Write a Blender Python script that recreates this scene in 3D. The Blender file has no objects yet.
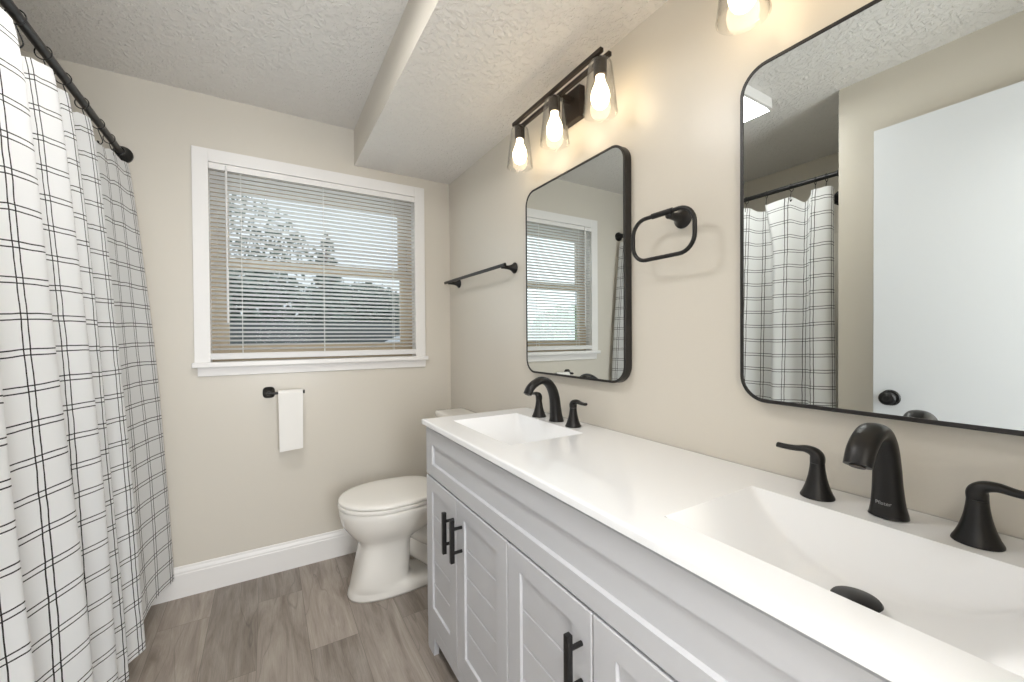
import bpy, bmesh, math, random
from mathutils import Vector, Matrix
random.seed(7)
C = bpy.context.scene
COL = C.collection
PI = math.pi

# ------------------------------------------------------------------ camera
YAW, PITCH, ROLL, FPX = math.radians(30.9916), math.radians(-.6318), math.radians(-.3845), 409.01
CAM_H = 1.21
W, D = 1.0064, 2.4374           # vanity wall plane (x), window wall plane (y)
ZC, ZS, XS = 2.377, 2.178, .436 # ceiling, dropped ceiling, its edge
cd = bpy.data.cameras.new('camera'); cam = bpy.data.objects.new('camera', cd); COL.objects.link(cam)
R0 = Vector((math.cos(YAW), -math.sin(YAW), 0)); F0 = Vector((math.sin(YAW), math.cos(YAW), 0)); Z0 = Vector((0, 0, 1))
Fw = F0*math.cos(PITCH) + Z0*math.sin(PITCH); U0 = -F0*math.sin(PITCH) + Z0*math.cos(PITCH)
Rr = R0*math.cos(ROLL) + U0*math.sin(ROLL); Uu = -R0*math.sin(ROLL) + U0*math.cos(ROLL)
M = Matrix(((Rr.x, Uu.x, -Fw.x, 0), (Rr.y, Uu.y, -Fw.y, 0), (Rr.z, Uu.z, -Fw.z, CAM_H), (0, 0, 0, 1)))
cam.matrix_world = M
cd.sensor_width = 36; cd.lens = FPX/1024*36; cd.clip_start = .02; cd.clip_end = 200
C.camera = cam

# ------------------------------------------------------------------ world, exposure, area lights
C.view_settings.view_transform = 'Standard'; C.view_settings.look = 'None'
C.view_settings.exposure = 0.50; C.view_settings.gamma = 1.0; C.view_settings.use_curve_mapping = False
wd = bpy.data.worlds.new('overcast_sky'); C.world = wd; wd.use_nodes = True
wn = wd.node_tree; wn.nodes.clear()
wo = wn.nodes.new('ShaderNodeOutputWorld'); wb = wn.nodes.new('ShaderNodeBackground')
sky = wn.nodes.new('ShaderNodeTexSky'); sky.sky_type = 'HOSEK_WILKIE'; sky.turbidity = 9; sky.ground_albedo = .3
sky.sun_direction = (-.35, -.5, .8)
mx = wn.nodes.new('ShaderNodeMix'); mx.data_type = 'RGBA'; mx.inputs[0].default_value = .8
wn.links.new(sky.outputs[0], mx.inputs[6]); mx.inputs[7].default_value = (.86, .93, 1.0, 1)
wn.links.new(mx.outputs[2], wb.inputs[0]); wb.inputs[1].default_value = 1.0
wn.links.new(wb.outputs[0], wo.inputs[0])

def area(name, loc, rot, sx, sy, power, col=(1, 1, 1)):
    l = bpy.data.lights.new(name, 'AREA'); l.shape = 'RECTANGLE'; l.size = sx; l.size_y = sy
    l.energy = power; l.color = col
    o = bpy.data.objects.new(name, l); COL.objects.link(o); o.location = loc; o.rotation_euler = rot
    return o
YHW = -1.45
PANEL_POWER, HALL_FILL_POWER, BULB_EMIT, PANEL_EMIT = 5.5, 11, 7.0, 3.0
area('ceiling_panel_light', (-.045, 1.225, 2.312), (0, 0, 0), .27, .29, PANEL_POWER, (1, .985, .96))
area('added_hall_fill', (.05, -.75, 2.30), (0, 0, 0), .5, .5, HALL_FILL_POWER, (1, .98, .95))  # fill lamp added in the unseen hall to raise the ambient light
area('added_rear_fill', (.30, YHW+.03, 1.35), (PI/2+.2, 0, 0), .85, 1.3, 40, (.93, .965, 1))  # added area light behind the camera, tilted up, for flat frontal fill
area('window_daylight', (.27, D+.16, 1.58), (-PI/2, 0, 0), .95, .9, 3, (.90, .96, 1))

# ------------------------------------------------------------------ helpers
def tag(o, label=None, cat=None, group=None, kind=None):
    if label: o['label'] = label
    if cat: o['category'] = cat
    if group: o['group'] = group
    if kind: o['kind'] = kind
    return o
def empty(name, loc=(0, 0, 0), rz=0):
    o = bpy.data.objects.new(name, None); COL.objects.link(o); o.location = loc; o.rotation_euler = (0, 0, rz)
    o.empty_display_size = .05
    return o
def obj(name, bm, mats, parent=None, smooth=False, label=None, flip=True):
    me = bpy.data.meshes.new(name)
    if flip: bmesh.ops.recalc_face_normals(bm, faces=bm.faces)
    bm.to_mesh(me); bm.free()
    if not isinstance(mats, (list, tuple)): mats = [mats]
    for m in mats: me.materials.append(m)
    if smooth:
        me.polygons.foreach_set('use_smooth', [True]*len(me.polygons))
        if smooth != 'all': me.set_sharp_from_angle(angle=math.radians(smooth if smooth is not True else 40))
    o = bpy.data.objects.new(name, me); COL.objects.link(o)
    if parent: o.parent = parent
    if label: o['label'] = label
    return o
def box(bm, x0, x1, y0, y1, z0, z1, bev=0, mi=0, seg=2):
    vs = [bm.verts.new((x, y, z)) for x in (x0, x1) for y in (y0, y1) for z in (z0, z1)]
    fs = []
    for q in ((0, 1, 3, 2), (4, 6, 7, 5), (0, 4, 5, 1), (2, 3, 7, 6), (0, 2, 6, 4), (1, 5, 7, 3)):
        f = bm.faces.new([vs[i] for i in q]); f.material_index = mi; fs.append(f)
    if bev:
        es = list({e for f in fs for e in f.edges})
        r = bmesh.ops.bevel(bm, geom=es, offset=bev, segments=seg, affect='EDGES', profile=.6)
        for f in r['faces']: f.material_index = mi
    return bm
def BM(): return bmesh.new()
def bx(*a, **k): return box(BM(), *a, **k)
def loft(bm, rings, cap0=True, cap1=True, closed=True, mi=0):
    R = [[bm.verts.new(p) for p in r] for r in rings]
    n = len(R[0])
    for a, b in zip(R, R[1:]):
        for i in range(n if closed else n-1):
            j = (i+1) % n
            f = bm.faces.new((a[i], a[j], b[j], b[i])); f.material_index = mi
    if cap0: bm.faces.new(R[0][::-1]).material_index = mi
    if cap1: bm.faces.new(R[-1]).material_index = mi
    return R
def lathe(bm, prof, c=(0, 0, 0), axis='z', n=32, cap0=True, cap1=True, mi=0):
    rings = []
    for r, h in prof:
        ring = []
        for i in range(n):
            a = 2*PI*i/n; u, v = r*math.cos(a), r*math.sin(a)
            if axis == 'z': p = (c[0]+u, c[1]+v, c[2]+h)
            elif axis == 'x': p = (c[0]+h, c[1]+u, c[2]+v)
            else: p = (c[0]+u, c[1]+h, c[2]+v)
            ring.append(p)
        rings.append(ring)
    loft(bm, rings, cap0, cap1, mi=mi)
    return bm
def sweep(bm, pts, secs, n=20, up=Vector((0, 1, 0)), cap=True, closed=False, p=2.0, mi=0):
    """tube along pts; secs = (half along 'up', half along the normal)"""
    P = [Vector(q) for q in pts]; N = len(P); rings = []
    for i in range(N):
        if closed: t = P[(i+1) % N]-P[i-1]
        else: t = P[min(i+1, N-1)]-P[max(i-1, 0)]
        t.normalize(); b = (up - t*up.dot(t))
        if b.length < 1e-5: b = Vector((1, 0, 0)) - t*t.x
        b.normalize(); nn = t.cross(b)
        s = secs[i] if isinstance(secs, list) else secs
        ring = []
        for k in range(n):
            a = 2*PI*k/n; ca, sa = math.cos(a), math.sin(a)
            u = math.copysign(abs(ca)**(2/p), ca); v = math.copysign(abs(sa)**(2/p), sa)
            ring.append(P[i] + b*u*s[0] + nn*v*s[1])
        rings.append(ring)
    if closed: rings.append(rings[0])
    loft(bm, rings, cap and not closed, cap and not closed, mi=mi)
    if closed: bmesh.ops.remove_doubles(bm, verts=bm.verts, dist=1e-6)
    return bm
def catmull(pts, sub):
    P = [tuple(p) for p in pts]; out = []
    for i in range(len(P)-1):
        p0, p1, p2, p3 = P[max(i-1, 0)], P[i], P[i+1], P[min(i+2, len(P)-1)]
        for k in range(sub):
            t = k/sub
            out.append(tuple(.5*((2*b)+(-a+c)*t+(2*a-5*b+4*c-d)*t*t+(-a+3*b-3*c+d)*t**3) for a, b, c, d in zip(p0, p1, p2, p3)))
    out.append(P[-1]); return out
def rrect(y0, y1, z0, z1, r, n=8):
    out = []
    for cy, cz, a0 in ((y1-r, z1-r, 0), (y0+r, z1-r, 90), (y0+r, z0+r, 180), (y1-r, z0+r, 270)):
        for k in range(n+1):
            a = math.radians(a0+90*k/n); out.append((cy+r*math.cos(a), cz+r*math.sin(a)))
    return out
def prism_profile(bm, prof, axis, a, b, mi=0):
    """extrude a closed 2-D profile along x or y"""
    rings = []
    for t in (a, b):
        rings.append([((t, p[0], p[1]) if axis == 'x' else (p[0], t, p[1])) for p in prof])
    loft(bm, rings, mi=mi); return bm

# ------------------------------------------------------------------ materials
def lin(c):
    return tuple(((v/255)/12.92 if v/255 <= .04045 else ((v/255+.055)/1.055)**2.4) for v in c)
def mat(name, rgb, rough=.5, metal=0, spec=.5, coat=0, emit=None, estr=0, srgb=True):
    m = bpy.data.materials.new(name); m.use_nodes = True
    b = m.node_tree.nodes['Principled BSDF']
    c = lin(rgb) if srgb else rgb
    b.inputs['Base Color'].default_value = (*c, 1); b.inputs['Roughness'].default_value = rough
    b.inputs['Metallic'].default_value = metal; b.inputs['Specular IOR Level'].default_value = spec
    b.inputs['Coat Weight'].default_value = coat; b.inputs['Coat Roughness'].default_value = .08
    if emit: b.inputs['Emission Color'].default_value = (*emit, 1); b.inputs['Emission Strength'].default_value = estr
    return m
def N(m, t): return m.node_tree.nodes.new(t)
def L(m, a, b): m.node_tree.links.new(a, b)
def bsdf(m): return m.node_tree.nodes['Principled BSDF']
def math_n(m, op, a, b=None, clamp=False):
    n = N(m, 'ShaderNodeMath'); n.operation = op; n.use_clamp = clamp
    for i, v in enumerate((a, b)):
        if v is None: continue
        if isinstance(v, (int, float)): n.inputs[i].default_value = v
        else: L(m, v, n.inputs[i])
    return n.outputs[0]
def bumpify(m, scale, strength, dist, detail=3, coords='Object', kind='noise'):
    tc = N(m, 'ShaderNodeTexCoord'); nz = N(m, 'ShaderNodeTexNoise'); bp = N(m, 'ShaderNodeBump')
    nz.inputs['Scale'].default_value = scale; nz.inputs['Detail'].default_value = detail
    L(m, tc.outputs[coords], nz.inputs['Vector'])
    L(m, nz.outputs['Fac'], bp.inputs['Height']); bp.inputs['Strength'].default_value = strength; bp.inputs['Distance'].default_value = dist
    L(m, bp.outputs[0], bsdf(m).inputs['Normal']); return m

WALLC = (215, 209, 198)
M_wall = bumpify(mat('wall_paint', WALLC, .31, spec=.45), 160, .12, .002)
M_beige = M_wall
M_white = mat('white_trim_paint', (238, 236, 234), .35)
M_door = mat('white_door_paint', (222, 225, 230), .4)
M_ceil = mat('textured_ceiling', (236, 233, 229), .6, spec=.4)
tc = N(M_ceil, 'ShaderNodeTexCoord')
nz = N(M_ceil, 'ShaderNodeTexNoise'); nz.inputs['Scale'].default_value = 55; nz.inputs['Detail'].default_value = 3; nz.inputs['Distortion'].default_value = .6
L(M_ceil, tc.outputs['Object'], nz.inputs['Vector'])
nz2 = N(M_ceil, 'ShaderNodeTexNoise'); nz2.inputs['Scale'].default_value = 130; L(M_ceil, tc.outputs['Object'], nz2.inputs['Vector'])
rp = N(M_ceil, 'ShaderNodeValToRGB'); rp.color_ramp.elements[0].position = .47; rp.color_ramp.elements[1].position = .66
L(M_ceil, nz.outputs['Fac'], rp.inputs[0])
hh = math_n(M_ceil, 'ADD', rp.outputs[0], math_n(M_ceil, 'MULTIPLY', nz2.outputs['Fac'], .25))
bp = N(M_ceil, 'ShaderNodeBump'); bp.inputs['Strength'].default_value = .75; bp.inputs['Distance'].default_value = .0048
L(M_ceil, hh, bp.inputs['Height']); L(M_ceil, bp.outputs[0], bsdf(M_ceil).inputs['Normal'])

# wood-look plank floor
M_floor = mat('plank_floor', (140, 130, 120), .42, spec=.4)
tc = N(M_floor, 'ShaderNodeTexCoord'); mp = N(M_floor, 'ShaderNodeMapping'); mp.inputs['Rotation'].default_value = (0, 0, PI/2)
mp.inputs['Location'].default_value = (.55, .045, 0)
L(M_floor, tc.outputs['Object'], mp.inputs['Vector'])
bk = N(M_floor, 'ShaderNodeTexBrick'); bk.offset = .37; bk.inputs['Scale'].default_value = 1
bk.inputs['Brick Width'].default_value = 1.2; bk.inputs['Row Height'].default_value = .178
bk.inputs['Mortar Size'].default_value = .0009; bk.inputs['Mortar Smooth'].default_value = .2
bk.inputs['Color1'].default_value = (0, 0, 0, 1); bk.inputs['Color2'].default_value = (1, 1, 1, 1); bk.inputs['Mortar'].default_value = (.5, .5, .5, 1)
L(M_floor, mp.outputs[0], bk.inputs['Vector'])
sx = N(M_floor, 'ShaderNodeVectorMath'); sx.operation = 'MULTIPLY'; sx.inputs[1].default_value = (9, 1.0, 1)
L(M_floor, tc.outputs['Object'], sx.inputs[0])
ad = N(M_floor, 'ShaderNodeVectorMath'); ad.operation = 'ADD'; L(M_floor, sx.outputs[0], ad.inputs[0])
cm = N(M_floor, 'ShaderNodeVectorMath'); cm.operation = 'SCALE'; cm.inputs[3].default_value = 7.3
L(M_floor, bk.outputs['Color'], cm.inputs[0]); L(M_floor, cm.outputs[0], ad.inputs[1])
g1 = N(M_floor, 'ShaderNodeTexNoise'); g1.inputs['Scale'].default_value = 1.9; g1.inputs['Detail'].default_value = 7; g1.inputs['Roughness'].default_value = .62; g1.inputs['Distortion'].default_value = 1.1
L(M_floor, ad.outputs[0], g1.inputs['Vector'])
sx2 = N(M_floor, 'ShaderNodeVectorMath'); sx2.operation = 'MULTIPLY'; sx2.inputs[1].default_value = (8, 1.0, 1); L(M_floor, ad.outputs[0], sx2.inputs[0])
g2 = N(M_floor, 'ShaderNodeTexNoise'); g2.inputs['Scale'].default_value = 9; g2.inputs['Detail'].default_value = 7; g2.inputs['Roughness'].default_value = .7
L(M_floor, sx2.outputs[0], g2.inputs['Vector'])
r1 = N(M_floor, 'ShaderNodeValToRGB'); e = r1.color_ramp.elements
e[0].position = .28; e[0].color = (*lin((116, 106, 97)), 1); e[1].position = .75; e[1].color = (*lin((170, 161, 152)), 1)
q = r1.color_ramp.elements.new(.5); q.color = (*lin((149, 139, 130)), 1)
L(M_floor, g1.outputs['Fac'], r1.inputs[0])
f1 = math_n(M_floor, 'MULTIPLY', math_n(M_floor, 'SUBTRACT', g2.outputs['Fac'], .5), .95)
sepc = N(M_floor, 'ShaderNodeSeparateColor'); L(M_floor, bk.outputs['Color'], sepc.inputs[0])
f2 = math_n(M_floor, 'MULTIPLY', math_n(M_floor, 'SUBTRACT', sepc.outputs[0], .5), .36)
fac = math_n(M_floor, 'ADD', math_n(M_floor, 'ADD', f1, f2), 1.0)
# dark splits along the grain
sx3 = N(M_floor, 'ShaderNodeVectorMath'); sx3.operation = 'MULTIPLY'; sx3.inputs[1].default_value = (.55, .8, 1); L(M_floor, ad.outputs[0], sx3.inputs[0])
g3 = N(M_floor, 'ShaderNodeTexNoise'); g3.inputs['Scale'].default_value = 1.6; g3.inputs['Detail'].default_value = 2; L(M_floor, sx3.outputs[0], g3.inputs['Vector'])
cr = math_n(M_floor, 'ABSOLUTE', math_n(M_floor, 'SUBTRACT', g3.outputs['Fac'], .56))
cr = math_n(M_floor, 'ADD', math_n(M_floor, 'MULTIPLY', math_n(M_floor, 'MULTIPLY', cr, 120, True), .26), .78)
fac = math_n(M_floor, 'MULTIPLY', fac, cr)
mort = math_n(M_floor, 'SUBTRACT', 1, math_n(M_floor, 'MULTIPLY', bk.outputs['Fac'], .45))
fac = math_n(M_floor, 'MULTIPLY', fac, mort)
ms = N(M_floor, 'ShaderNodeVectorMath'); ms.operation = 'SCALE'; L(M_floor, r1.outputs[0], ms.inputs[0]); L(M_floor, fac, ms.inputs[3])
L(M_floor, ms.outputs[0], bsdf(M_floor).inputs['Base Color'])
bp = N(M_floor, 'ShaderNodeBump'); bp.inputs['Strength'].default_value = .15; bp.inputs['Distance'].default_value = .001
L(M_floor, fac, bp.inputs['Height']); L(M_floor, bp.outputs[0], bsdf(M_floor).inputs['Normal'])

M_black = bumpify(mat('matte_black_metal', (40, 39, 39), .36, metal=.5, spec=.5), 300, .05, .0005)
M_blackframe = mat('black_mirror_frame', (44, 42, 41), .38, metal=.3)
M_mirror = mat('mirror_silver', (222, 226, 224), .0, metal=1)
M_cab = mat('grey_white_cabinet_paint', (196, 197, 201), .35, spec=.45)
M_top = mat('white_cultured_marble', (240, 241, 243), .10, spec=.5, coat=.3)
M_ceramic = mat('white_vitreous_china', (236, 233, 227), .12, spec=.5, coat=.5)
M_seat = mat('white_plastic_seat', (238, 235, 229), .25, spec=.5)
M_tub = mat('cream_tub_enamel', (232, 226, 214), .2, coat=.4)
M_tan = mat('almond_window_vinyl', (176, 160, 134), .5)
M_slat = mat('blind_slat', (226, 225, 224), .45)
M_cord = mat('blind_cord', (235, 235, 232), .7)
M_paper = mat('toilet_paper', (242, 240, 236), .9, spec=.1)
M_card = mat('cardboard_tube', (150, 120, 90), .9)
M_bronze = mat('bronze_fixture_metal', (52, 45, 40), .42, metal=.5)
M_print = mat('grey_print', (150, 150, 150), .5)
M_chrome = mat('chrome', (220, 220, 220), .12, metal=1)
M_bulb = mat('lit_bulb', (255, 240, 215), .5, emit=(1, .79, .52), estr=BULB_EMIT)
M_panel = mat('lit_panel', (255, 255, 255), .5, emit=(1, .99, .97), estr=PANEL_EMIT)
def thin_glass(name, tint=(1, 1, 1), ior=1.45, rough=.02, gain=1.0, refl=1.0):
    m = bpy.data.materials.new(name); m.use_nodes = True; nt = m.node_tree; nt.nodes.clear()
    o = nt.nodes.new('ShaderNodeOutputMaterial'); mxs = nt.nodes.new('ShaderNodeMixShader')
    tr = nt.nodes.new('ShaderNodeBsdfTransparent'); gl = nt.nodes.new('ShaderNodeBsdfGlossy'); fr = nt.nodes.new('ShaderNodeLayerWeight'); pw = nt.nodes.new('ShaderNodeMath'); pw.operation = 'POWER'; ml = nt.nodes.new('ShaderNodeMath'); ml.operation = 'MULTIPLY_ADD'
    ab = nt.nodes.new('ShaderNodeMix'); ab.data_type = 'RGBA'; ab.inputs[6].default_value = (*tint, 1); ab.inputs[7].default_value = (.50*tint[0], .50*tint[1], .48*tint[2], 1)
    nt.links.new(pw.outputs[0], ab.inputs[0]); nt.links.new(ab.outputs[2], tr.inputs[0]); gl.inputs['Roughness'].default_value = rough; fr.inputs[0].default_value = .5; pw.inputs[1].default_value = 3.2; ml.inputs[1].default_value = .55; ml.inputs[2].default_value = ior
    gl.inputs[0].default_value = (refl, refl, refl, 1)
    nt.links.new(fr.outputs['Facing'], pw.inputs[0]); nt.links.new(pw.outputs[0], ml.inputs[0]); nt.links.new(ml.outputs[0], mxs.inputs[0]); nt.links.new(tr.outputs[0], mxs.inputs[1]); nt.links.new(gl.outputs[0], mxs.inputs[2])
    nt.links.new(mxs.outputs[0], o.inputs[0]); return m
M_glass = thin_glass('clear_shade_glass', (.985, .985, .98), .03)
M_pane = thin_glass('window_pane_glass', (.95, .97, .97), .002)

# shower curtain cloth: windowpane check of double lines, driven by the cloth's own UVs
M_cloth = mat('check_curtain_cloth', (238, 239, 240), .85, spec=.15)
uv = N(M_cloth, 'ShaderNodeUVMap'); uv.uv_map = 'cloth'
wz = N(M_cloth, 'ShaderNodeTexNoise'); wz.inputs['Scale'].default_value = 14; L(M_cloth, uv.outputs[0], wz.inputs['Vector'])
wv = N(M_cloth, 'ShaderNodeVectorMath'); wv.operation = 'SCALE'; wv.inputs[3].default_value = .006
L(M_cloth, wz.outputs['Color'], wv.inputs[0])
wa = N(M_cloth, 'ShaderNodeVectorMath'); wa.operation = 'ADD'; L(M_cloth, uv.outputs[0], wa.inputs[0]); L(M_cloth, wv.outputs[0], wa.inputs[1])
sp = N(M_cloth, 'ShaderNodeSeparateXYZ'); L(M_cloth, wa.outputs[0], sp.inputs[0])
def lines(src, period, half, w):
    fr = math_n(M_cloth, 'FRACT', math_n(M_cloth, 'DIVIDE', src, period))
    d = math_n(M_cloth, 'MULTIPLY', math_n(M_cloth, 'ABSOLUTE', math_n(M_cloth, 'SUBTRACT', fr, .5)), period)
    d = math_n(M_cloth, 'ABSOLUTE', math_n(M_cloth, 'SUBTRACT', d, half))
    return math_n(M_cloth, 'LESS_THAN', d, w)
lx = lines(sp.outputs[0], .092, .0072, .0016); lz = lines(sp.outputs[1], .0815, .0068, .0015)
lm = math_n(M_cloth, 'MAXIMUM', lx, lz)
mc = N(M_cloth, 'ShaderNodeMix'); mc.data_type = 'RGBA'; L(M_cloth, lm, mc.inputs[0])
mc.inputs[6].default_value = (*lin((238, 239, 240)), 1); mc.inputs[7].default_value = (*lin((52, 50, 50)), 1)
L(M_cloth, mc.outputs[2], bsdf(M_cloth).inputs['Base Color'])
wr = N(M_cloth, 'ShaderNodeTexNoise'); wr.inputs['Scale'].default_value = 9; wr.inputs['Detail'].default_value = 4; L(M_cloth, uv.outputs[0], wr.inputs['Vector'])
bp = N(M_cloth, 'ShaderNodeBump'); bp.inputs['Strength'].default_value = .35; bp.inputs['Distance'].default_value = .01
L(M_cloth, wr.outputs['Fac'], bp.inputs['Height']); L(M_cloth, bp.outputs[0], bsdf(M_cloth).inputs['Normal'])
tl = N(M_cloth, 'ShaderNodeBsdfTranslucent'); L(M_cloth, mc.outputs[2], tl.inputs[0])
mxs = N(M_cloth, 'ShaderNodeMixShader'); mxs.inputs[0].default_value = .22
mo = M_cloth.node_tree.nodes['Material Output']
L(M_cloth, bsdf(M_cloth).outputs[0], mxs.inputs[1]); L(M_cloth, tl.outputs[0], mxs.inputs[2]); L(M_cloth, mxs.outputs[0], mo.inputs[0])

# ------------------------------------------------------------------ room shell
YB = -.09                      # inner face of the doorway wall
YH = -1.45                     # end of the hall behind
XT = -1.205                    # far side of the tub alcove
XL = -.405                     # left wall beside the door
YA = .879                      # end wall of the tub alcove
WX0, WX1, WZ0, WZ1 = -.235, .782, 1.092, 2.060   # window opening
T = .11
S = lambda o: tag(o, kind='structure')
S(obj('floor', bx(XT-T, W+T, YH-T, D+T, -.06, 0), M_floor))
bm = BM()
box(bm, XT-T, XS, YH-T, D+T, ZC, ZC+.08)
box(bm, XS, W+T, YH-T, D+T, ZS, ZC+.08)
bm.normal_update()
for f in bm.faces:
    if abs(f.normal.x) > .9 and f.calc_center_median().x < XS+.01 and f.calc_center_median().z < ZC+.01 and f.calc_center_median().x > 0: f.material_index = 1
o = S(obj('ceiling', bm, [M_ceil, M_wall]))
# soffit side painted like the walls
for p in o.data.polygons:
    if p.normal.x < -.9 and abs(p.center.x-XS) < .01: p.material_index = 1
S(obj('wall_right', bx(W, W+T, YH-T, D, 0, ZS), M_wall))
bm = BM()
box(bm, XT-T, WX0, D, D+T, 0, ZC); box(bm, WX1, W+T, D, D+T, 0, ZC)
box(bm, WX0, WX1, D, D+T, 0, WZ0); box(bm, WX0, WX1, D, D+T, WZ1, ZC)
bmesh.ops.remove_doubles(bm, verts=bm.verts, dist=1e-5)
S(obj('wall_back', bm, M_wall))
S(obj('wall_left', bx(XL-.10, XL, YH-T, YA, 0, ZC), M_wall))
S(obj('wall_tub_end', bx(XT-T, XL-.10, YA-.10, YA, 0, ZC), M_wall))
S(obj('wall_tub_side', bx(XT-T, XT, YA, D, 0, ZC), M_wall))
DX0, DX1, DZ = -.345, .455, 2.11
bm = BM()
box(bm, XL, DX0, YB-.10, YB, 0, ZC); box(bm, DX1, W, YB-.10, YB, 0, ZC if False else ZS); box(bm, DX0, DX1, YB-.10, YB, DZ, ZC)
S(obj('wall_front', bm, M_wall))
bm = BM()
box(bm, XL, -.15, YH-T, YH, 0, ZC); box(bm, .75, W, YH-T, YH, 0, ZS); box(bm, -.15, .75, YH-T, YH, 0, .68); box(bm, -.15, .75, YH-T, YH, 2.02, ZS)
S(obj('wall_hall', bm, M_wall))
w2 = tag(empty('added_hall_window', (0, 0, 0)), kind='structure')  # unseen window added behind the camera to go with the rear fill light
bm = BM()
box(bm, -.21, -.15, YH, YH+.014, .62, 2.08, .002); box(bm, .75, .81, YH, YH+.014, .62, 2.08, .002); box(bm, -.15, .75, YH, YH+.014, 2.02, 2.08, .002); box(bm, -.15, .75, YH, YH+.03, .62, .68, .002)
obj('casing', bm, M_white, w2)
bm = BM()
box(bm, -.15, -.11, YH-.08, YH-.04, .68, 2.02); box(bm, .71, .75, YH-.08, YH-.04, .68, 2.02); box(bm, -.11, .71, YH-.08, YH-.04, 1.98, 2.02); box(bm, -.11, .71, YH-.08, YH-.04, .68, .72); box(bm, -.11, .71, YH-.08, YH-.04, 1.33, 1.37)
obj('sash', bm, M_tan, w2)
obj('pane', bx(-.11, .71, YH-.062, YH-.058, .70, 2.0), M_pane, w2)
# baseboards with a moulded top
BBP = [(0, 0), (.013, 0), (.013, .108), (.0115, .112), (.0115, .120), (.009, .127), (.006, .133), (.005, .141), (.003, .1435), (0, .1435)]
S(obj('baseboard_back', prism_profile(BM(), [(D-p, z) for p, z in BBP], 'x', -.486, W-.0005), M_white))
S(obj('baseboard_right', prism_profile(BM(), [(W-p, z) for p, z in BBP], 'y', 1.56, D-.013), M_white))
S(obj('baseboard_left', prism_profile(BM(), [(XL+p, z) for p, z in BBP], 'y', YB, YA), M_white))

# ------------------------------------------------------------------ window
win = tag(empty('window_1', (0, 0, 0)), kind='structure')
CX0, CX1, CZ1 = -.292, .8366, 2.117
bm = BM(); t = .016
box(bm, CX0, WX0+.006, D-t, D, 1.092, CZ1, .002); box(bm, WX1-.006, CX1, D-t, D, 1.092, CZ1, .002)
box(bm, WX0+.006, WX1-.006, D-t, D, WZ1-.004, CZ1, .002)
obj('casing', bm, M_white, win)
bm = BM(); t2 = .006
box(bm, WX0, WX0+t2, D, D+.055, WZ0, WZ1); box(bm, WX1-t2, WX1, D, D+.055, WZ0, WZ1); box(bm, WX0, WX1, D, D+.055, WZ1-t2, WZ1)
obj('jamb_lining', bm, M_white, win)
obj('window_sill', bx(CX0-.008, CX1+.010, D-.040, D+.055, 1.072, 1.096, .004), M_white, win)
bm = BM()
prism_profile(bm, [(D, 1.027), (D-.013, 1.030), (D-.016, 1.072), (D, 1.072)], 'x', CX0+.012, CX1)
obj('apron', bm, M_white, win)
y0, y1 = D+.055, D+.105
bm = BM(); fw = .032
box(bm, WX0, WX0+fw, y0, y1, WZ0, WZ1); box(bm, WX1-fw, WX1, y0, y1, WZ0, WZ1)
box(bm, WX0+fw, WX1-fw, y0, y1, WZ1-fw, WZ1); box(bm, WX0+fw, WX1-fw, y0, y1, WZ0, WZ0+fw)
obj('window_frame', bm, M_tan, win)
def sash(z0, z1, ya, yb, x0, x1, w, wt, wb):
    bm = BM()
    box(bm, x0, x0+w, ya, yb, z0, z1, .003); box(bm, x1-w, x1, ya, yb, z0, z1, .003)
    box(bm, x0+w, x1-w, ya, yb, z1-wt, z1, .003); box(bm, x0+w, x1-w, ya, yb, z0, z0+wb, .003)
    s = obj('sash', bm, M_tan, win)
    obj('pane', bx(x0+w-.003, x1-w+.003, (ya+yb)/2-.0015, (ya+yb)/2+.0015, z0+wb-.003, z1-wt+.003), M_pane, s)
sash(1.585, WZ1-fw, D+.085, D+.105, WX0+fw, WX1-fw, .048, .072, .035)
sash(WZ0+fw, 1.612, D+.058, D+.080, WX0+fw, WX1-fw, .045, .045, .05)

# blind
bl = tag(empty('window_blind', (0, 0, 0)), 'light grey horizontal mini blind with tilted open slats hanging in the window', 'blind')
BX0, BX1 = -.228, .776
obj('headrail', bx(BX0, BX1, D-.014, D+.014, 2.024, 2.054, .003), M_white, bl)
bm = BM(); nsl = 42; zt, zb = 2.010, 1.158
for i in range(nsl):
    z = zt+(zb-zt)*i/(nsl-1); rings = []
    for x in (BX0+.002, BX1-.002):
        r = []
        for k in range(5):
            u = (k/4-.5)*.0245; r.append((x, D+.001+u, z+.0022*(1-(k/2-1)**2)-u*.33))
        for k in range(4, -1, -1):
            u = (k/4-.5)*.0245; r.append((x, D+.001+u, z-.0007+.0022*(1-(k/2-1)**2)-u*.33))
        rings.append(r)
    loft(bm, rings)
obj('slats', bm, M_slat, bl)
obj('bottom_rail', bx(BX0-.004, BX1+.001, D-.014, D+.014, 1.108, 1.138, .004), M_slat, bl)
for cx in (-.10, .273, .647):
    bm = BM()
    for dy in (-.0145, .0155): sweep(bm, [(cx, D+dy, 1.138), (cx, D+dy, 2.03)], (.0012, .0012), n=6)
    obj('ladder_cord', bm, M_cord, bl)
bm = BM(); sweep(bm, [(-.158, D-.022, 2.045), (-.158, D-.022, 1.285)], (.0045, .0045), n=8)
sweep(bm, [(-.158, D-.012, 2.045), (-.158, D-.024, 2.047)], (.003, .003), n=8, up=Vector((0, 0, 1)))
obj('tilt_wand', bm, M_slat, bl, smooth=40)

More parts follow.
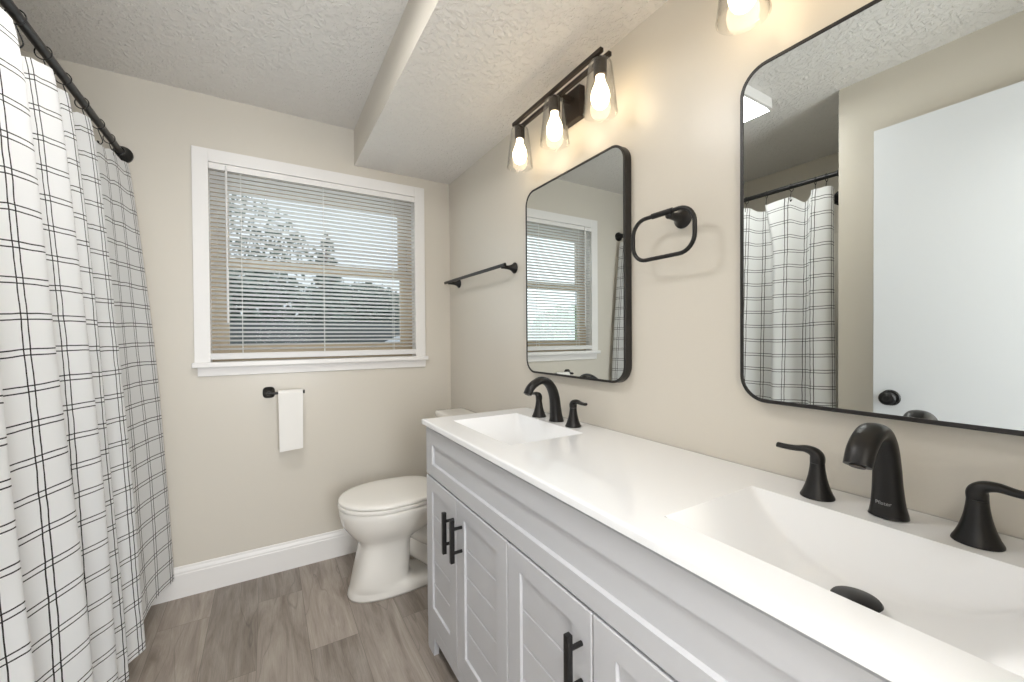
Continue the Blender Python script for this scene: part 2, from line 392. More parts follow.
# ------------------------------------------------------------------ open door against the left wall
dr = tag(empty('door_1', (0, 0, 0)), kind='structure')
obj('door_slab', bx(-.366, -.331, YB+.012, .724, .012, 2.096, .002), M_door, dr)
for s, xf in ((1, -.331), (-1, -.366)):
    bm = BM()
    lathe(bm, [(.033, 0), (.034, .003), (.030, .007), (.014, .009), (.012, .022), (.020, .028), (.028, .036), (.029, .044), (.024, .051), (.012, .055), (.011, .0535), (.002, .0535)] if s > 0 else
          [(.033, 0), (.034, .003), (.030, .006), (.014, .008), (.013, .014), (.022, .019), (.026, .028), (.02, .034)], (0, 0, 0), 'x', 28)
    bmesh.ops.scale(bm, vec=(s, 1, 1), verts=bm.verts); bmesh.ops.translate(bm, vec=(xf, .664, .938), verts=bm.verts)
    obj('door_knob', bm, M_black, dr, smooth=35)
bm = BM()
for z in (.25, 1.05, 1.85): lathe(bm, [(.006, 0), (.006, .09)], (-.3705, YB+.016, z), 'z', 10)
obj('door_hinge', bm, M_black, dr)
cas = BM()
box(cas, DX0-.055, DX0-.03, YB, YB+.010, 0, DZ+.055, .002); box(cas, DX1, DX1+.055, YB, YB+.012, 0, DZ+.055, .002); box(cas, DX0, DX1, YB, YB+.010, DZ, DZ+.055, .002)
S(obj('trim_1', cas, M_white))

# ------------------------------------------------------------------ ceiling panel light
pl = tag(empty('ceiling_light', (-.045, 1.225, ZC)), 'square white flush ceiling panel light seen lit in the large mirror', 'light')
bm = BM(); h = .15
box(bm, -h, h, -h, h, -.018, 0, .002)
for a in ((-h, h, -h, -h+.012), (-h, h, h-.012, h), (-h, -h+.012, -h+.012, h-.012), (h-.012, h, -h+.012, h-.012)): box(bm, *a, -.050, -.018)
obj('housing', bm, M_white, pl)
obj('diffuser', bx(-h+.012, h-.012, -h+.012, h-.012, -.047, -.020), M_panel, pl)
hl = tag(empty('added_hall_lamp', (.05, -.75, ZC)), 'added flush square fill light in the unseen hall behind the doorway', 'light')  # added fixture and glowing diffuser around the hall fill lamp
obj('housing', bx(-.27, .27, -.27, .27, -.045, 0, .004), M_white, hl)
obj('diffuser', bx(-.25, .25, -.25, .25, -.06, -.045), M_panel, hl)

# ------------------------------------------------------------------ vanity cabinet
VY0, VY1 = -.035, 1.538
XF = .530                      # door faces
van = tag(empty('vanity_cabinet', (.77, .75, 0)), 'long light grey double vanity cabinet with shiplap doors beneath the white top', 'cabinet')
van.location = (0, 0, 0)
bm = BM()
xb = XF+.020
box(bm, xb, xb+.018, VY0+.01, VY1, .115, .852, .001)     # face frame
box(bm, xb, W-.003, VY1-.018, VY1, .115, .852, .001); box(bm, xb, W-.003, VY0, VY0+.018, .115, .852, .001)
box(bm, xb, W-.003, VY0+.018, VY1-.018, .115, .133)
box(bm, W-.02, W-.003, VY0+.018, VY1-.018, .133, .868)
obj('carcass', bm, M_cab, van)
# base rail with tapered bracket feet
bm = BM(); x0, x1 = XF+.002, XF+.022
prof = [(VY1, .1135), (VY1, .012), (VY1-.006, .0), (VY1-.062, 0), (VY1-.072, .072), (VY0+.072, .072), (VY0+.062, 0), (VY0, 0), (VY0, .1135)]
loft(bm, [[(x, y, z) for y, z in prof] for x in (x0, x1)])
for ya, yb_ in ((VY1-.018, VY1), (VY0, VY0+.018)):
    prof2 = [(x1, .1135), (x1, 0), (x1+.05, 0), (x1+.06, .072), (W-.07, .072), (W-.06, 0), (W-.004, 0), (W-.004, .1135)]
    loft(bm, [[(x, y, z) for x, z in prof2] for y in (ya, yb_)])
obj('base_rail', bm, M_cab, van)
def frame_panel(y0, y1, z0, z1, st, rt, rb, planks, th=.020, rec=.0065, bev=.0028):
    """shaker front: y across, sloped inner bevel, recessed field with plank grooves"""
    bm = BM(); xf, xbk = XF, XF+th
    def rect(ya, yb, za, zb, x): return [(x, ya, za), (x, yb, za), (x, yb, zb), (x, ya, zb)]
    e = .0025
    rings = [rect(y0, y1, z0, z1, xbk), rect(y0, y1, z0, z1, xf+e), rect(y0+e, y1-e, z0+e, z1-e, xf),
             rect(y0+st, y1-st, z0+rb, z1-rt, xf), rect(y0+st+bev, y1-st-bev, z0+rb+bev, z1-rt-bev, xf+rec)]
    R = loft(bm, rings, True, False)
    ya, yb, za, zb = y0+st+bev, y1-st-bev, z0+rb+bev, z1-rt-bev
    if not planks: bm.faces.new(R[-1])
    else:
        g = .0028; zs = [zb-(zb-za)*i/planks for i in range(planks+1)]
        prof = [(xf+rec, zb)]
        for z in zs[1:-1]: prof += [(xf+rec, z+g), (xf+rec+.004, z), (xf+rec, z-g)]
        prof.append((xf+rec, za))
        L1 = [bm.verts.new((x, ya, z)) for x, z in prof]; L2 = [bm.verts.new((x, yb, z)) for x, z in prof]
        for i in range(len(prof)-1): bm.faces.new((L1[i], L2[i], L2[i+1], L1[i+1]))
        bmesh.ops.remove_doubles(bm, verts=bm.verts, dist=1e-5)
    return bm
obj('drawer_front', frame_panel(VY0, VY1, .682, .862, .064, .058, .048, 0, bev=.0042, rec=.008), M_cab, van)
doors = [(1.249, VY1, 'r'), (.9165, 1.246, 'l'), (.5925, .9135, 'r'), (.262, .5895, 'l'), (VY0, .259, 'l')]
def handle(y, z, ln=.136):
    bm = BM(); xh = XF-.034
    box(bm, xh-.0065, xh+.0065, y-.0065, y+.0065, z-ln/2, z+ln/2, .0008)
    for dz in (-ln/2+.030, ln/2-.030): lathe(bm, [(.0052, 0), (.0052, .0275)], (xh+.0065, y, z+dz), 'x', 12)
    return bm
for i, (ya, yb, s) in enumerate(doors):
    # s = side of the handle ('r' = low y edge)
    d = obj('door', frame_panel(ya, yb, .116, .676, .060, .050, .068, 5), M_cab, van)
    hy = ya+.028 if s == 'r' else yb-.040
    hy = {0: 1.270, 1: 1.203, 2: .622, 3: .292, 4: .226}[i]
    obj('handle', handle(hy, .562), M_black, d, smooth=30)

# ------------------------------------------------------------------ vanity top with two moulded basins
XV, TZ, TB = .517, .890, .872
TY0, TY1 = -.050, 1.552
basins = [(.608, .893, 1.030, 1.455, 1.2425, .088), (.599, .880, .058, .480, .269, .088)]
def depth_at(x, y):
    for bx0, bx1, by0, by1, cy, dep in basins:
        if bx0 <= x <= bx1 and by0 <= y <= by1:
            hv = (by1-by0)/2; v = abs(y-(by0+by1)/2)/hv
            ramp = dep*(1-v**2.4)+.003*(1-v)
            u = min(1, (x-bx0)/(bx1-bx0))
            back = (bx1-x)*1.75; front = (x-bx0)*3.2
            side = (hv*(1-v))*3.5
            k = .007; vals = [ramp, back, front, side]
            m = -k*math.log(sum(math.exp(-q/k) for q in vals)) + k*math.log(4)*math.exp(-min(vals)/k*1.0)
            return max(0.0, min(m, min(vals)+.0))
    return 0
def gridlines(a, b, marks, step):
    pts = sorted(set([a, b]+marks)); out = []
    for p, q in zip(pts, pts[1:]):
        n = max(1, int(math.ceil((q-p)/step)))
        out += [p+(q-p)*i/n for i in range(n)]
    out.append(b); return out
xs = gridlines(XV+.004, W-.001, [.599, .608, .880, .893], .006)
ys = gridlines(TY0+.004, TY1-.004, [.058, .480, 1.030, 1.455], .008)
def in_basin(x, y): return next((i for i, b in enumerate(basins) if b[0] < x < b[1] and b[2] < y < b[3]), None)
top = tag(empty('countertop', (0, 0, 0)), 'long white glossy vanity countertop with two moulded rectangular basins', 'countertop')
bm = BM(); cache = {}
def gv(bmx, cache, i, j):
    if (i, j) not in cache: cache[(i, j)] = bmx.verts.new((xs[i], ys[j], TZ-depth_at(xs[i], ys[j])))
    return cache[(i, j)]
bb = [BM(), BM()]; bc = [{}, {}]
for i in range(len(xs)-1):
    for j in range(len(ys)-1):
        k = in_basin((xs[i]+xs[i+1])/2, (ys[j]+ys[j+1])/2)
        B, cc = (bm, cache) if k is None else (bb[k], bc[k])
        B.faces.new((gv(B, cc, i, j), gv(B, cc, i+1, j), gv(B, cc, i+1, j+1), gv(B, cc, i, j+1)))
# edge of the slab: eased upper arris, flat face, underside
ni, nj = len(xs)-1, len(ys)-1
loop = [(i, 0) for i in range(ni)]+[(ni, j) for j in range(nj)]+[(i, nj) for i in range(ni, 0, -1)]+[(0, j) for j in range(nj, 0, -1)]
def off(i, j, d, z):
    x, y = xs[i], ys[j]
    if i == 0: x -= d
    if j == 0: y -= d
    if j == nj: y += d
    return bm.verts.new((x, y, z))
prev = [cache[q] for q in loop]
for d, z in ((.0022, TZ-.0008), (.0036, TZ-.0024), (.004, TZ-.005), (.004, TB)):
    cur = [off(i, j, d, z) for i, j in loop]
    for a in range(len(loop)):
        b_ = (a+1) % len(loop); bm.faces.new((prev[a], cur[a], cur[b_], prev[b_]))
    prev = cur
slab = obj('slab', bm, M_top, top, smooth='all', flip=False)
for f_ in range(2):
    for f in bb[f_].faces:
        f.normal_update()
        if f.normal.z < 0: f.normal_flip()
    s = obj('sink_basin', bb[f_], M_top, top, smooth='all', flip=False)
    b = basins[f_]; dx, dy = .752, (b[2]+b[3])/2-.012
    zz = TZ-depth_at(dx, dy)
    bm = BM(); lathe(bm, [(.024, -.004), (.0245, .0012), (.018, .0016), (.017, -.004)], (dx, dy, zz), 'z', 28)
    obj('drain_flange', bm, M_black, s, smooth=30)
    bm = BM(); lathe(bm, [(.008, -.004), (.008, .010), (.0295, .0125), (.031, .0145), (.029, .0170), (.020, .0192), (.008, .0203), (.001, .0205)], (dx, dy, zz), 'z', 32)
    obj('drain_stopper', bm, M_black, s, smooth=35, label='dark round dome drain stopper')

# ------------------------------------------------------------------ faucets
def make_faucet(cy, xb, label, brand):
    f = tag(empty('faucet', (xb, cy, TZ+.0004)), label, 'faucet', None)
    key = [((.010, 0, .000), (.0275, .0265)), ((.010, 0, .004), (.0265, .0258)), ((.008, 0, .022), (.0232, .0228)), ((.005, 0, .055), (.0205, .0205)), ((.001, 0, .090), (.0192, .0190)),
           ((-.010, 0, .122), (.0190, .0175)), ((-.030, 0, .147), (.0190, .0150)), ((-.056, 0, .157), (.0195, .0140)), ((-.082, 0, .150), (.0198, .0132)),
           ((-.106, 0, .133), (.0196, .0130)), ((-.120, 0, .110), (.0190, .0128))]
    K = catmull([tuple(a)+tuple(b) for a, b in key], 6)
    bm = BM(); sweep(bm, [k[:3] for k in K], [(k[3], k[4]) for k in K], n=28, p=2.3)
    sp = obj('spout', bm, M_black, f, smooth=45)
    bm = BM(); tip = Vector((-.120, 0, .110)); t = Vector((-.014, 0, -.023)).normalized()
    sweep(bm, [tip+t*.0005, tip+t*.0025], (.011, .008), n=20)
    obj('aerator', bm, M_bronze, sp)
    if brand:
        cu = bpy.data.curves.new('lettering', 'FONT'); cu.body = 'Pfister'; cu.size = .0085; cu.align_x = 'CENTER'; cu.extrude = .0003
        to = bpy.data.objects.new('tmp_text', cu); COL.objects.link(to)
        dg = bpy.context.evaluated_depsgraph_get(); me = bpy.data.meshes.new_from_object(to.evaluated_get(dg)); bpy.data.objects.remove(to)
        me.materials.clear(); me.materials.append(M_print)
        lo = bpy.data.objects.new('lettering', me); COL.objects.link(lo); lo.parent = sp
        lo['label'] = 'small grey maker name printed on the spout base'
        for v in me.vertices:
            th = -v.co.x/.0222; v.co = Vector((.0072-(.0224+.0004+v.co.z)*math.cos(th), (.0229+.0004+v.co.z)*math.sin(th), .0245+v.co.y))
    for s in (1, -1):
        bm = BM()
        prof = [(.0285, 0), (.0280, .003), (.0245, .010), (.0195, .024), (.0155, .040), (.0130, .056), (.0122, .066)]
        P = catmull(prof, 4)
        lathe(bm, P, (.004, s*.106, 0), 'z', 32)
        h = obj('handle', bm, M_black, f, smooth=45)
        path = [(.004, s*.106, .0665), (.004, s*.106, .078), (.004, s*(.106+.006), .0865), (.004, s*(.106+.020), .0900), (.003, s*(.106+.038), .0875), (.001, s*(.106+.056), .0870), (-.001, s*(.106+.071), .0880)]
        secs = [(.0120, .0120), (.0128, .0120), (.0125, .0090), (.0112, .0068), (.0095, .0056), (.0090, .0052), (.0085, .0050)]
        K = catmull([a+b for a, b in zip(path, secs)], 5)
        bm = BM(); sweep(bm, [k[:3] for k in K], [(k[3], k[4]) for k in K], n=20, up=Vector((1, 0, 0)), p=2.4)
        obj('lever', bm, M_black, h, smooth=45)
    return f
make_faucet(1.235, .925, 'black arched widespread faucet at the far basin, beneath the smaller-looking left mirror', False)
make_faucet(.274, .925, 'black arched widespread faucet at the near basin, in the right foreground', True)

# ------------------------------------------------------------------ mirrors
def make_mirror(cy, label):
    z0, z1, hw, r, dp = 1.054, 1.832, .289, .060, .030
    m = tag(empty('wall_mirror', (W, cy, z0)), label, 'mirror', None)
    bm = BM()
    def ring(inset, x): return [(x, y, z) for y, z in rrect(-hw+inset, hw-inset, inset, (z1-z0)-inset, r-inset, 10)]
    rs = [ring(0, -.001), ring(0, -dp+.001), ring(.001, -dp), ring(.0075, -dp), ring(.0083, -dp+.0006), ring(.0083, -.001)]
    loft(bm, rs, False, False)
    obj('frame', bm, M_blackframe, m, smooth=35)
    bm = BM(); loft(bm, [ring(.0083, -.004), ring(.0083, -dp+.0015)])
    g = obj('mirror_glass', bm, M_mirror, m)
make_mirror(1.216, 'black framed rounded rectangular mirror above the far basin, between towel bar and towel ring')
make_mirror(.272, 'black framed rounded rectangular mirror above the near basin, reflecting the white door')

# ------------------------------------------------------------------ vanity lights
def make_fixture(cy, label):
    f = tag(empty('vanity_light', (W, cy, 2.065)), label, 'light fixture', None)
    obj('backplate', bx(-.026, 0, -.045, .060, -.058, .058, .003), M_bronze, f)
    bm = BM(); box(bm, -.082, -.026, -.011, .011, .008, .026, .001)
    obj('arm', bm, M_bronze, f)
    for xo in (-.088, -.122):
        obj('cross_bar', bx(xo-.0065, xo+.0065, -.262, .258, .010, .023, .001), M_bronze, f)
    for k in (-1, 0, 1):
        y = k*.236
        bm = BM(); lathe(bm, [(.010, .012), (.010, .006), (.0195, .004), (.0205, .002), (.0205, -.044), (.018, -.046), (.001, -.046)], (-.105, y, 0), 'z', 28)
        sck = obj('socket', bm, M_bronze, f, smooth=35)
        bm = BM(); t = .0022
        P = catmull([(.022, .002), (.030, -.001), (.0355, -.009), (.0372, -.020), (.0412, -.050), (.0468, -.100), (.0530, -.158)], 4)
        Q = [(r-t, h) for r, h in P[::-1]]
        rr_, rh_ = P[-1]; rings = P+[(rr_+.0010, rh_-.0012), (rr_+.0008, rh_-.0030), (rr_-.0012, rh_-.0040), (rr_-.0032, rh_-.0030), (rr_-.0034, rh_-.0012)]+Q
        lathe(bm, rings+[rings[0]], (-.105, y, 0), 'z', 40, False, False)
        bmesh.ops.remove_doubles(bm, verts=bm.verts, dist=1e-6)
        obj('glass_shade', bm, M_glass, f, smooth=50, label='clear tapered glass shade')
        bm = BM()
        P = catmull([(.0135, -.046), (.0140, -.056), (.0175, -.070), (.0245, -.086), (.0290, -.104), (.0280, -.121), (.0210, -.137), (.0100, -.146), (.0005, -.1475)], 4)
        lathe(bm, P, (-.105, y, 0), 'z', 24)
        obj('light_bulb', bm, M_bulb, f, smooth='all', label='lit frosted bulb')
make_fixture(1.192, 'dark bronze three-bulb vanity light with clear glass shades above the far mirror')
make_fixture(.275, 'dark bronze three-bulb vanity light above the near mirror, one shade showing at the top edge')

# ------------------------------------------------------------------ towel bar and ring
def flare(bm, c, L_, rb=.026, rt=.0085):
    P = catmull([(rb, 0), (rb, -.004), (rb*.80, -.010), (rb*.52, -.022), (rt*1.1, -.040), (rt, -L_)], 4)
    return lathe(bm, P, c, 'x', 28)
tb = tag(empty('towel_bar', (W, 1.96, 1.532)), 'black straight towel bar on the vanity wall between corner and mirror', 'towel bar')
for dy in (-.315, .330):
    obj('wall_mount', flare(BM(), (0, dy, 0), .072), M_black, tb, smooth=35)
bm = BM(); sweep(bm, [(-.070, -.345, .006), (-.070, .385, .006)], (.0085, .0065), n=16, up=Vector((0, 0, 1)))
obj('bar', bm, M_black, tb, smooth=40)
tr = tag(empty('towel_ring', (W, .738, 1.538)), 'black rounded rectangular towel ring on the wall between the two mirrors', 'towel ring')
obj('wall_mount', flare(BM(), (0, 0, 0), .064, .028, .010), M_black, tr, smooth=35)
bm = BM()
pts = [(-.062, y, z) for y, z in rrect(-.079, .126, -.110, .010, .046, 8)]
sweep(bm, pts, (.0058, .0058), n=14, up=Vector((1, 0, 0)), closed=True)
obj('ring', bm, M_black, tr, smooth='all')
bm = BM(); sweep(bm, [(-.062, -.012, .010), (-.062, .055, .010)], (.0080, .0080), n=16, up=Vector((1, 0, 0)))
obj('sleeve', bm, M_black, tr, smooth=40)

# ------------------------------------------------------------------ toilet paper holder + roll
tp = tag(empty('toilet_paper_holder', (.008, D, .932)), 'black single-post toilet paper holder on the wall below the window', 'toilet paper holder')
bm = BM()
P = catmull([(.027, 0), (.027, -.004), (.022, -.010), (.0135, -.022), (.009, -.040), (.0085, -.062)], 4)
rings = []
for r, h in P:
    ring = []
    for i in range(28):
        a = 2*PI*i/28; ca, sa = math.cos(a), math.sin(a); e = 2/3.2 if r > .012 else 1
        ring.append((r*math.copysign(abs(ca)**e, ca), h, r*1.05*math.copysign(abs(sa)**e, sa)))
    rings.append(ring)
loft(bm, rings)
obj('wall_mount', bm, M_black, tp, smooth=35)
bm = BM(); sweep(bm, [(-.008, -.062, 0), (.156, -.062, 0)], (.0065, .0065), n=16, up=Vector((0, 0, 1)))
sweep(bm, [(.154, -.062, 0), (.160, -.062, 0)], (.0095, .0095), n=16, up=Vector((0, 0, 1)))
obj('arm', bm, M_black, tp, smooth=40)
ro = tag(empty('toilet_paper_roll', (.048, D-.062, .924)), 'nearly empty white toilet paper roll with a long sheet hanging down', 'toilet paper')
bm = BM(); lathe(bm, [(.0225, 0), (.0225, .108), (.0195, .108), (.0195, 0), (.0225, 0)], (0, 0, 0), 'x', 32, False, False)
obj('paper', bm, M_paper, ro, smooth=40)
bm = BM()
prof = [(-.0, .0235), (-.012, .0205), (-.0205, .012), (-.0236, 0), (-.0240, -.05), (-.0225, -.12), (-.020, -.20), (-.019, -.284)]
prof = catmull(prof, 4); a = [(y, z) for y, z in prof]; b_ = [(y+.0012, z) for y, z in prof[::-1]]
rings = []
for x, dz in ((.000, -.004), (.054, 0), (.110, .004)):
    rings.append([(x+(.003 if x == 0 else -.002)*max(0, -z)/.28, y, z+(dz if z < -.25 else 0)) for y, z in a+b_])
loft(bm, rings); obj('hanging_sheet', bm, M_paper, ro, smooth=40)

# ------------------------------------------------------------------ toilet
TYC = 2.02
to = tag(empty('toilet', (W-.006, TYC, 0)), 'white elongated toilet with closed lid between the vanity and the window wall', 'toilet')
def egg(xf, xb, hw, z, n=48, pf=2.0, pb=2.6, mid=.46):
    """outline, x measured from the wall towards the room (front = xf)"""
    xm = xb+(xf-xb)*(1-mid); out = []
    for i in range(n):
        a = 2*PI*i/n; ca, sa = math.cos(a), math.sin(a)
        if ca >= 0: x = xm+(xf-xm)*abs(ca)**(2/pf); y = hw*math.copysign(abs(sa)**(2/pf), sa)
        else: x = xm-(xm-xb)*abs(ca)**(2/pb); y = hw*math.copysign(abs(sa)**(2/pb), sa)
        out.append((-x, y, z))
    return out
fx = lambda wx: W-wx     # world x -> distance from the wall
bm = BM()
sec = [(0, .318, .80, .112, 2.4), (.012, .316, .80, .114, 2.4), (.030, .322, .80, .112, 2.4), (.040, .327, .72, .110, 2.5), (.052, .331, .62, .108, 2.6), (.070, .336, .595, .110, 2.7),
       (.120, .348, .600, .109, 2.9), (.180, .362, .603, .108, 2.9), (.230, .372, .605, .107, 2.8), (.250, .372, .615, .109, 2.5), (.268, .355, .640, .116, 2.3), (.295, .328, .700, .138, 2.1),
       (.325, .305, .740, .158, 2.0), (.357, .291, .765, .173, 2.0), (.390, .285, .780, .181, 2.0), (.412, .283, .785, .184, 2.0), (.420, .287, .783, .181, 2.0)]
loft(bm, [egg(fx(f), fx(b), hw, z, pf=p, pb=3) for z, f, b, hw, p in sec])
# trapway and rear support
tw = catmull([(-fx(.52), 0, .24, .060, .070), (-fx(.60), 0, .20, .062, .060), (-fx(.68), 0, .13, .062, .055), (-fx(.76), 0, .08, .064, .070), (-fx(.82), 0, .06, .07, .06)], 5)
sweep(bm, [k[:3] for k in tw], [(k[3], k[4]) for k in tw], n=20)
tw = catmull([(-fx(.60), 0, .28, .09, .05), (-fx(.70), 0, .22, .085, .065), (-fx(.80), 0, .20, .085, .09), (-fx(.88), 0, .24, .09, .10), (-fx(.90), 0, .36, .13, .09), (-fx(.90), 0, .405, .15, .09)], 5)
sweep(bm, [k[:3] for k in tw], [(k[3], k[4]) for k in tw], n=20)
obj('bowl', bm, M_ceramic, to, smooth='all')
bm = BM()
loft(bm, [egg(fx(.296), fx(.742), .168, .4215, pb=3), egg(fx(.294), fx(.742), .170, .4255, pb=3), egg(fx(.2795), fx(.745), .185, .4265, pb=3), egg(fx(.2785), fx(.746), .1865, .433, pb=3), egg(fx(.281), fx(.744), .185, .440, pb=3), egg(fx(.286), fx(.74), .180, .4415, pb=3)])
st = obj('seat', bm, M_seat, to, smooth=50)
bm = BM()
loft(bm, [egg(fx(.293), fx(.748), .172, .4415, pb=3), egg(fx(.292), fx(.748), .173, .4455, pb=3), egg(fx(.2825), fx(.750), .184, .4465, pb=3), egg(fx(.282), fx(.750), .1845, .453, pb=3), egg(fx(.287), fx(.748), .180, .4585, pb=3),
          egg(fx(.306), fx(.738), .165, .4625, pb=3), egg(fx(.36), fx(.70), .120, .4655, pb=3), egg(fx(.44), fx(.64), .05, .4665, pb=3)])
obj('lid', bm, M_seat, to, smooth=50)
for dy in (-.075, .075): obj('hinge', lathe(BM(), [(.012, -.018), (.012, .018)], (-fx(.762), dy, .447), 'y', 16), M_seat, to, smooth=40)
bm = BM()
def rr(hx0, hx1, hy, z, r=.03): return [(x, y, z) for x, y in rrect(-hx1, -hx0, -hy, hy, r, 6)]
loft(bm, [rr(.012, .160, .190, .410), rr(.010, .170, .197, .50), rr(.008, .176, .204, .755)])
obj('tank', bm, M_ceramic, to, smooth=50)
bm = BM()
loft(bm, [rr(.006, .180, .208, .756), rr(.004, .184, .212, .762), rr(.004, .184, .212, .786), rr(.009, .179, .207, .792, .028), rr(.03, .15, .18, .793, .02)])
obj('tank_lid', bm, M_ceramic, to, smooth=50)
bm = BM(); sweep(bm, [(-.177, .15, .70), (-.192, .15, .70)], (.010, .010), n=14, up=Vector((0, 0, 1))); sweep(bm, [(-.192, .155, .70), (-.196, .09, .692)], (.006, .004), n=12, up=Vector((0, 0, 1)))
obj('flush_lever', bm, M_chrome, to, smooth=40)

# ------------------------------------------------------------------ bathtub
tub = tag(empty('bathtub', (0, 0, 0)), 'cream white bathtub mostly hidden behind the check shower curtain', 'bathtub')
bm = BM(); X0, X1, Y0, Y1, ZR = XT+.002, -.488, YA+.002, D-.002, .39
def tr_(ix0, ix1, iy, z, r): return [(x, y, z) for x, y in rrect(X0+ix0, X1-ix1, Y0+iy, Y1-iy, r, 6)]
loft(bm, [tr_(0, 0, 0, 0, .004), tr_(0, 0, 0, ZR-.02, .006), tr_(0, .002, .0, ZR-.006, .008), tr_(.004, .010, .004, ZR, .012), tr_(.06, .075, .07, ZR, .09), tr_(.07, .085, .08, ZR-.012, .10), tr_(.11, .12, .16, .12, .12), tr_(.15, .16, .22, .09, .10)])
obj('tub_body', bm, M_tub, tub, smooth=50)
bm = BM()
for a in ((XT+.0005, XT+.012, YA+.001, D-.001), (XT+.012, XL-.115, YA+.001, YA+.010), (XT+.012, -.50, D-.010, D-.001)): box(bm, *a, .392, 1.86, .002)
obj('wall_surround', bm, M_tub, tub)
sh = tag(empty('wall_shower', (-.80, YA+.001, 2.05)), 'black shower head on a short arm on the tub end wall, beside the curtain', 'shower head')
bm = BM(); lathe(bm, [(.028, 0), (.028, .003), (.012, .008)], (0, 0, 0), 'y', 24); obj('flange', bm, M_black, sh, smooth=35)
bm = BM(); A = catmull([(0, .002, 0), (0, .05, .004), (0, .10, -.012), (0, .14, -.045)], 5); sweep(bm, A, (.0085, .0085), n=12, up=Vector((1, 0, 0))); obj('arm', bm, M_black, sh, smooth='all')
bm = BM(); lathe(bm, [(.012, .0), (.016, -.02), (.045, -.045), (.048, -.060), (.044, -.064)], (0, 0, 0), 'z', 28)
bmesh.ops.rotate(bm, cent=(0, 0, 0), matrix=Matrix.Rotation(math.radians(35), 3, 'X'), verts=bm.verts); bmesh.ops.translate(bm, vec=(0, .14, -.045), verts=bm.verts)
obj('spray_head', bm, M_black, sh, smooth=35)

# ------------------------------------------------------------------ curtain rod, rings, curtain
XR0, XR1, ZR = -.522, -.533, 2.022
rodx = lambda y: XR0+(XR1-XR0)*(y-YA)/(D-YA)
rd = tag(empty('shower_curtain_rod', (0, 0, 0)), 'dark straight tension rod above the tub carrying the check curtain', 'curtain rod')
bm = BM(); sweep(bm, [(rodx(YA+.01), YA+.01, ZR), (rodx(D-.01), D-.01, ZR)], (.0125, .0125), n=20, up=Vector((0, 0, 1)))
obj('rod', bm, M_black, rd, smooth=40)
for y, s in ((YA, 1), (D, -1)):
    bm = BM(); P = [(.036, 0), (.036, s*.010), (.030, s*.018), (.020, s*.030), (.017, s*.046), (.0126, s*.048)]
    lathe(bm, P, (rodx(y), y+s*.0005, ZR), 'y', 28); obj('end_flange', bm, M_black, rd, smooth=35)
ringy = [.975, 1.025, 1.140, 1.270, 1.385, 1.515, 1.667, 1.798, 1.955, 2.111, 2.245, 2.375]
r0 = None
def make_ring():
    r = tag(empty('curtain_ring', (0, 0, 0)), 'black curtain ring', 'curtain ring', 'curtain rings on the shower rod')
    bm = BM(); n = 24
    pts = [(.0195*math.cos(a), 0, -.006+.0195*math.sin(a)) for a in [2*PI*k/n for k in range(n)]]
    sweep(bm, pts, (.0017, .0017), n=8, up=Vector((0, 1, 0)), closed=True)
    obj('hoop', bm, M_black, r, smooth='all')
    bm = BM(); sweep(bm, catmull([(0, 0, -.025), (.004, 0, -.040), (.010, 0, -.058), (.013, 0, -.072), (.006, 0, -.082), (0, 0, -.074)], 4), (.0017, .0017), n=8)
    lathe(bm, [(.001, -.0045), (.004, -.003), (.0045, 0), (.004, .003), (.001, .0045)], (0, 0, -.074), 'y', 10)
    obj('hook', bm, M_black, r, smooth='all')
    return r
names = ['first', 'second', 'third', 'fourth', 'fifth', 'sixth', 'seventh', 'eighth', 'ninth', 'tenth', 'eleventh', 'twelfth']
for i, y in enumerate(ringy):
    if i == 0: r = r0 = make_ring()
    else:
        r = r0.copy(); COL.objects.link(r)
        for ch in list(r0.children):
            c = ch.copy(); COL.objects.link(c); c.parent = r
    r.location = (rodx(y), y, ZR); r.rotation_euler = (0, 0, math.radians(random.uniform(-16, 16)))
    k = len(ringy)-i
    r['label'] = ('black curtain ring nearest the window wall on the shower rod' if k == 1 else
                  'black curtain ring at the near end of the shower rod' if i == 0 else
                  'black curtain ring on the shower rod, %s counted from the window wall' % names[k-1])

cur = tag(empty('shower_curtain', (0, 0, 0)), 'white shower curtain with a black double-line check hanging at the left', 'shower curtain')
# fold profile: (y at top, y at bottom, offset from the mean line): + is towards the room
# ridges stand towards the room; the cloth drops back quickly after each ridge
prof = [(.945, .888, -.015), (.965, .915, .025), (1.03, .99, .038), (1.05, 1.02, -.012), (1.085, 1.065, -.030), (1.14, 1.13, .000), (1.205, 1.18, .034), (1.232, 1.205, -.020), (1.265, 1.245, -.040),
        (1.34, 1.32, -.014), (1.43, 1.43, .036), (1.458, 1.455, -.005), (1.475, 1.475, -.042), (1.55, 1.54, -.022), (1.645, 1.64, .034), (1.668, 1.665, -.010), (1.685, 1.685, -.038),
        (1.735, 1.73, -.008), (1.785, 1.785, .020), (1.81, 1.81, -.012), (1.835, 1.835, -.022), (1.90, 1.89, .004), (1.955, 1.945, .030), (1.985, 1.975, -.014), (2.01, 2.005, -.040),
        (2.10, 2.09, -.018), (2.19, 2.18, -.004), (2.28, 2.28, .018), (2.355, 2.37, .044), (2.392, 2.396, .040)]
K = catmull(prof, 8); nu = len(K); nv = 70
ZT, ZBT = 1.968, .105
bm = BM(); uvl = bm.loops.layers.uv.new('cloth')
s = [0]
for a, b in zip(K, K[1:]): s.append(s[-1]+math.hypot(b[0]-a[0], (b[2]-a[2])*1.0))
